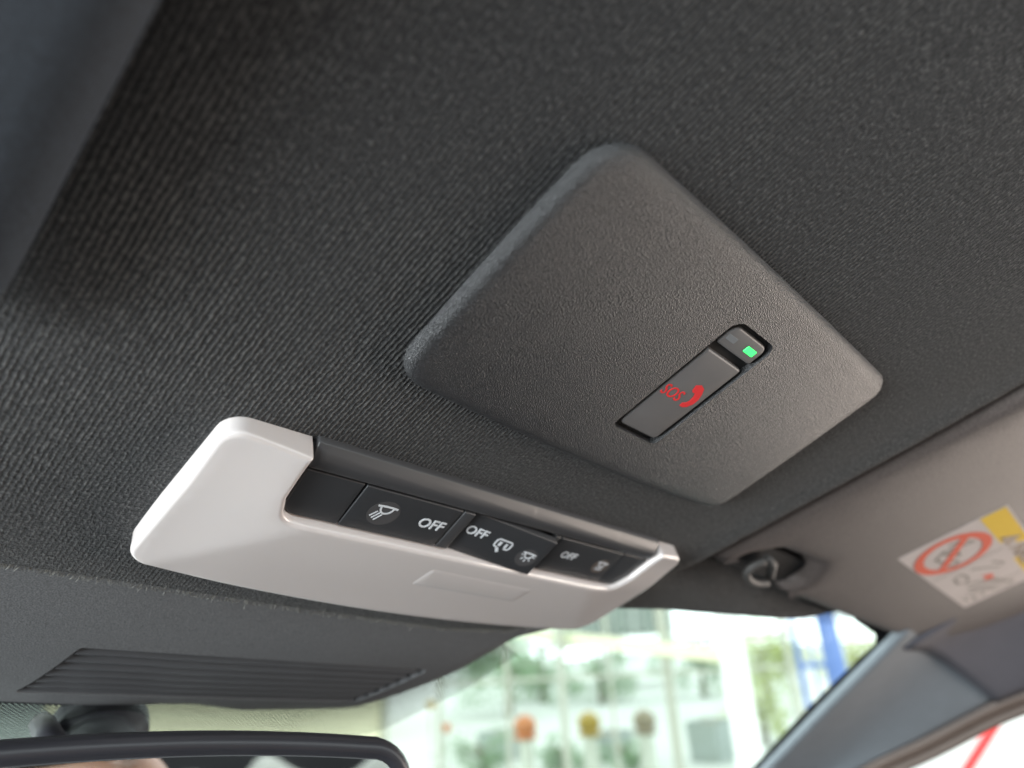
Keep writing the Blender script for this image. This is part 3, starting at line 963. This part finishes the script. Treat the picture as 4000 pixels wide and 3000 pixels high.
M_GROUND = plain('pale_concrete', (.46, .46, .43), .9)
M_WHITEP = plain('white_paint', (.80, .80, .77), .6, var=.03)
M_CREAM = plain('cream_paint', (.74, .70, .50), .8, var=.05)
M_GREYP = plain('grey_steel', (.40, .40, .33), .5, var=.05)
M_FIN = plain('green_grey_fins', (.17, .20, .17), .7)
M_BLUE = plain('blue_steel', (.12, .20, .48), .5)
M_ORANGE = plain('orange_enamel', (.50, .15, .035), .3)
M_MUSTARD = plain('mustard_enamel', (.36, .23, .025), .3)
M_TAN = plain('tan_enamel', (.27, .21, .14), .3)
M_REDP = plain('red_paint', (.75, .03, .03), .4)
M_PLANTER = plain('planter_grey', (.30, .33, .31), .8)
M_BARK = plain('bark', (.25, .22, .17), .9)
M_LEAFY = plain('leaf_yellow_green', (.34, .38, .10), .6, var=.35, Transmission_Weight=.0)
M_LEAFB = plain('leaf_blue_green', (.17, .27, .13), .6, var=.35)

gd = single('ground', ([(-300, -300, 0), (300, -300, 0), (300, 300, 0), (-300, 300, 0)], [(0, 1, 2, 3)]), M_GROUND, kind='structure', frame='world', smooth=0)
gd['label'] = 'pale concrete forecourt'


def tree(name, label, base, h, r, leaf, n, trunk=True, squash=.8, group='trees and shrubs outside'):
    t = thing(name, label, 'tree' if trunk else 'shrub', base, group, 'world')
    rnd = random.Random(hash(label) & 0xffff if False else len(label) * 31 + int(h * 100))
    b = Vector(base)
    g = [tube([b, b + Vector((.05, 0, h * .35)), b + Vector((-.05, .05, h * .75))], [.06 * r + .02, .05 * r + .015, .02 * r + .01], 8)]
    for k in range(5):
        a = k * 1.3; g.append(tube([b + Vector((0, 0, h * (.3 + .07 * k))), b + Vector((math.cos(a) * r * .6, math.sin(a) * r * .6, h * (.5 + .08 * k)))], [.025 * r, .008 * r], 6))
    part('trunk' if trunk else 'stem', join(*g), M_BARK, t, 180)
    V, F = [], []
    clumps = [(Vector((rnd.gauss(0, .42), rnd.gauss(0, .42), rnd.gauss(0, .42) * squash)) * r, rnd.uniform(.22, .42) * r) for _ in range(22)]
    c0 = b + Vector((0, 0, h - r * squash * 1.0))
    for k in range(n):
        c, cr = rnd.choice(clumps)
        p = c0 + c + Vector((rnd.gauss(0, 1), rnd.gauss(0, 1), rnd.gauss(0, 1))) * cr * .5
        if p.z < .03: continue
        s = rnd.uniform(.025, .055) * max(.6, r)
        d1 = Vector((rnd.gauss(0, 1), rnd.gauss(0, 1), rnd.gauss(0, 1))).normalized(); d2 = d1.orthogonal().normalized()
        i = len(V); V += [p - d1 * s, p + d2 * s * .5, p + d1 * s, p - d2 * s * .5]; F.append((i, i + 1, i + 2, i + 3))
    part('crown', (V, F), leaf, t, 0)


tree('street_tree', 'green street tree seen past the lamp console corner', at(46.8, 17), 2.5, 1.5, M_LEAFB, 2600)
tree('street_tree', 'green street tree behind the orange topped bollard', at(49.5, 21), 2.1, 1.6, M_LEAFB, 2600)
tree('street_tree', 'yellow green tree between the white column and the blue pylon', at(66.3, 15), 1.75, 1.0, M_LEAFY, 2600)
tree('street_tree', 'green tree between the thin post and the white column', at(61.8, 20), 1.9, 1.2, M_LEAFB, 2400)
tree('street_tree', 'small tree behind the blue pylon near the pillar', at(72.6, 16), 1.45, .8, M_LEAFY, 1800)
tree('street_tree', 'dark green street tree behind the mustard topped bollard', at(54.0, 19), 1.5, 1.1, M_LEAFB, 2200)
tree('shrub', 'yellow green shrub at the foot of the blue pylon', at(65.6, 10.5), .85, .55, M_LEAFY, 1800, False)
tree('shrub', 'grey green shrub left of the orange topped bollard', at(44.6, 8.5), .48, .42, M_LEAFB, 1500, False)
tree('shrub', 'grey green shrub between orange and mustard topped bollards', at(50.6, 8.8), .36, .34, M_LEAFB, 1300, False)
tree('shrub', 'grey green shrub right of the mustard topped bollard', at(55.4, 8.8), .34, .32, M_LEAFB, 1300, False)


M_STONE = plain('bollard_stone', (.62, .61, .54), .8)


def bollard(az, mat, label):
    c = at(az, 8)
    t = thing('bollard', label, 'bollard', c, 'bollards outside the windscreen', 'world')
    part('post', lathe(c, [(.11, 0), (.11, .03), (.085, .05), (.075, .40), (.09, .43)], 20), M_STONE, t, 40)
    cap = part('cap', ball((c.x, c.y, .55), .122, 20, 12, (1, 1, .92)), mat, t, 180)
    part('collar', lathe((c.x, c.y, 0), [(.10, .42), (.132, .44), (.132, .455), (.10, .475)], 20), mat, cap, 40)


bollard(48.0, M_ORANGE, 'white bollard with an orange round cap')
bollard(52.9, M_MUSTARD, 'white bollard with a mustard round cap')
bollard(57.1, M_TAN, 'white bollard with a tan round cap')

c = at(64.3, 6.2); col_ = thing('column', 'thick white column outside between the thin post and the pylon', 'column', c, frame='world')
part('shaft', lathe(c, [(.15, 0), (.13, .05), (.105, .12), (.10, 3.4)], 28), M_WHITEP, col_, 40)
part('base_plate', box(c.x - .2, c.x + .2, c.y - .2, c.y + .2, .0, .03), M_GREYP, col_, 0)
c = at(59.4, 7.0); p_ = thing('post', 'thin grey post outside beside the tan topped bollard', 'post', c, frame='world')
part('shaft', lathe(c, [(.032, 0), (.030, 2.6)], 16), M_GREYP, p_, 40)
part('base_plate', box(c.x - .09, c.x + .09, c.y - .09, c.y + .09, .0, .02), M_GREYP, p_, 0)
a_, b_ = at(44, 8.6, 1.60), at(63.6, 6.5, 1.16)
single('canopy_beam', tube([a_, a_.lerp(b_, .5), b_], .075, 4), M_CREAM, 'cream sloping beam outside meeting the white column', 'beam', frame='world', smooth=0)

# blue pylon with pale panels
c = at(70.2, 9); e1_ = Vector((math.cos(math.radians(70.2)), -math.sin(math.radians(70.2)), 0))
py = thing('sign_pylon', 'tall blue steel pylon with pale panels outside by the pillar', 'pylon', c, frame='world')
for k, (o_, w_) in enumerate(((-.20, .035), (-.05, .014), (.17, .115))):
    part('upright', tube([c + e1_ * o_, c + e1_ * o_ + Vector((0, 0, 2.6))], w_, 8), M_BLUE, py, 0)
for z_ in (.45, .98, 1.55, 2.3):
    part('crossbar', tube([c + e1_ * -.20 + Vector((0, 0, z_)), c + e1_ * .21 + Vector((0, 0, z_))], .03, 8), M_BLUE, py, 0)
for z0, z1_ in ((.48, .95), (1.58, 2.27)):
    q = [c + e1_ * -.165 + Vector((0, 0, z0)), c + e1_ * -.065 + Vector((0, 0, z0)), c + e1_ * -.065 + Vector((0, 0, z1_)), c + e1_ * -.165 + Vector((0, 0, z1_))]
    nn = e1_.cross(Vector((0, 0, 1))) * .02
    part('panel', ([p + nn for p in q] + [p - nn for p in q], [(0, 1, 2, 3), (7, 6, 5, 4), (0, 4, 5, 1), (1, 5, 6, 2), (2, 6, 7, 3), (3, 7, 4, 0)]), M_WHITEP, py, 0)

# building with vertical fins
A_, B_ = at(51, 26), at(60.2, 26)
bl = thing('finned_building', 'grey green building with upright fins behind the beam', 'building', A_.lerp(B_, .5), frame='world')
dv = (B_ - A_); nrm = Vector((dv.y, -dv.x, 0)).normalized()
if nrm.dot(A_) > 0: nrm = -nrm
q = [A_, B_, B_ - nrm * 4, A_ - nrm * 4]
part('wall', ([p + Vector((0, 0, 1.75)) for p in q] + [p + Vector((0, 0, 6)) for p in q], [(0, 1, 5, 4), (1, 2, 6, 5), (2, 3, 7, 6), (3, 0, 4, 7), (4, 5, 6, 7), (3, 2, 1, 0)]), M_WHITEP, bl, 0)
for k in range(12):
    p = A_ + dv * (k + .5) / 12; d2 = dv.normalized() * (.09 if k % 3 else .16)
    q = [p - d2, p + d2, p + d2 + nrm * .25, p - d2 + nrm * .25]
    part('fin', ([v + Vector((0, 0, 1.75)) for v in q] + [v + Vector((0, 0, 5.8)) for v in q], [(0, 1, 5, 4), (1, 2, 6, 5), (2, 3, 7, 6), (3, 0, 4, 7)]), M_FIN, bl, 0)
for f_ in (.02, .5, .98):
    p = A_ + dv * f_ - nrm * 1.5
    part('stilt', tube([p, p + Vector((0, 0, 1.8))], .15, 10), M_WHITEP, bl, 60)

# cream house seen through the dotted border
A_, B_ = at(2, 13), at(37.5, 13)
ho = thing('cream_house', 'cream rendered house seen through the dotted windscreen border', 'house', A_.lerp(B_, .5), frame='world')
dv = (B_ - A_); nrm = Vector((dv.y, -dv.x, 0)).normalized()
if nrm.dot(A_) > 0: nrm = -nrm
q = [A_, B_, B_ - nrm * 5, A_ - nrm * 5]
part('wall', ([p for p in q] + [p + Vector((0, 0, 3.2)) for p in q], [(0, 1, 5, 4), (1, 2, 6, 5), (2, 3, 7, 6), (3, 0, 4, 7)]), M_CREAM, ho, 0)
part('roof', ([p + Vector((0, 0, 3.2)) for p in q] + [A_.lerp(B_, .1) - nrm * 2.5 + Vector((0, 0, 4.4)), A_.lerp(B_, .9) - nrm * 2.5 + Vector((0, 0, 4.4))],
              [(0, 1, 5, 4), (1, 2, 5), (2, 3, 4, 5), (3, 0, 4)]), M_GREYP, ho, 0)


def on_wall(f0, f1, z0, z1, mat, nm_):
    a, b2 = A_ + dv * f0 + nrm * .03, A_ + dv * f1 + nrm * .03
    v = [a, b2, b2 + nrm * .05, a + nrm * .05]
    return part(nm_, ([p + Vector((0, 0, z0)) for p in v] + [p + Vector((0, 0, z1)) for p in v], [(0, 1, 5, 4), (1, 2, 6, 5), (2, 3, 7, 6), (3, 0, 4, 7), (4, 5, 6, 7), (3, 2, 1, 0)]), mat, ho, 0)


on_wall(.295, .365, .02, 2.1, M_PLANTER, 'door')
on_wall(.10, .20, .7, 1.9, M_PLANTER, 'window')
on_wall(.985, .999, 0, 3.1, M_GREYP, 'downpipe')

for az, z_, m_, lb in ((40.8, .80, M_MUSTARD, 'yellow ball standing in for a blurred highlight by the cream house'), (42.0, .56, M_ORANGE, 'orange ball standing in for a blurred highlight by the shrub')):  # balls on stakes added in place of out-of-focus highlight spots
    c = at(az, 8.2); t = thing('highlight_ball', lb, 'highlight', c, 'small highlight balls', 'world')
    part('stake', tube([c, c + Vector((0, 0, z_))], .008, 8), M_GREYP, t, 60)
    part('globe', ball((c.x, c.y, z_), .05, 14, 8), m_, t, 180)

for az, d_, w_, h_, lb in ((54.3, 9.6, .55, .30, 'grey planter box behind the mustard and tan topped bollards'), (61.9, 9.2, .5, .42, 'grey planter box between thin post and white column'),
                           (46.3, 10, .6, .34, 'grey planter box behind the orange topped bollard')):
    c = at(az, d_); t = thing('planter_box', lb, 'planter', c, 'planter boxes', 'world')
    v = [(-w_ / 2, -.2), (w_ / 2, -.2), (w_ / 2, .2), (-w_ / 2, .2)]
    part('trough', ([(c.x + x * .92, c.y + y * .9, 0) for x, y in v] + [(c.x + x, c.y + y, h_) for x, y in v], [(0, 1, 5, 4), (1, 2, 6, 5), (2, 3, 7, 6), (3, 0, 4, 7), (3, 2, 1, 0)]), M_PLANTER, t, 0)
    part('soil', ([(c.x + x * .97, c.y + y * .97, h_ - .03) for x, y in v], [(0, 1, 2, 3)]), M_BARK, t, 0)

# red and white barrier beyond the side window
a_, b_ = at(79.6, 4.2, .80), at(77.0, 4.2, .58)
br = thing('barrier_arm', 'red sloping barrier arm outside the side window', 'barrier', at(77, 4.2), frame='world')
part('arm', tube([a_ + (a_ - b_) * 1.5, b_ + (b_ - a_) * .6], .022, 10), M_REDP, br, 60)
part('stand', tube([at(76.4, 4.2, 0), at(76.4, 4.2, .62)], .05, 12), M_WHITEP, br, 60)

# glazed showroom screen across the forecourt
A_, B_ = at(41.5, 7.6), at(68.2, 7.6)
sc_ = thing('glazed_screen', 'tall glazed screen with slim grey frames outside the windscreen', 'glass screen', A_.lerp(B_, .5), frame='world')
dv = B_ - A_; dn_ = dv.normalized(); nr_ = Vector((dn_.y, -dn_.x, 0))
cuts = [0, .20, .36, .50, .655, .83, 1.0]


def bar(p, q, w, d):
    ax = (q - p).normalized(); sd = nr_ * d; ot = ax.cross(nr_).normalized() * w
    v = [p - sd - ot, p + sd - ot, p + sd + ot, p - sd + ot, q - sd - ot, q + sd - ot, q + sd + ot, q - sd + ot]
    return v, [(0, 1, 2, 3), (7, 6, 5, 4), (0, 4, 5, 1), (1, 5, 6, 2), (2, 6, 7, 3), (3, 7, 4, 0)]


for f_ in cuts:
    p = A_ + dv * f_
    part('mullion', bar(p, p + Vector((0, 0, 2.7)), .018 if f_ not in (.36, .83) else .032, .05), M_GREYP, sc_, 0)
for k in range(len(cuts) - 1):
    a, b2 = A_ + dv * cuts[k] + dn_ * .034, A_ + dv * cuts[k + 1] - dn_ * .034
    for z_ in (.10, 1.02, 1.32, 2.6):
        part('transom', bar(a + Vector((0, 0, z_)), b2 + Vector((0, 0, z_)), .016, .04), M_GREYP, sc_, 0)
    for z0, z1_ in ((.12, 1.0), (1.04, 1.30), (1.34, 2.58)):
        part('pane', ([a + Vector((0, 0, z0)), b2 + Vector((0, 0, z0)), b2 + Vector((0, 0, z1_)), a + Vector((0, 0, z1_))], [(0, 1, 2, 3)]), M_GLASS, sc_, 0)
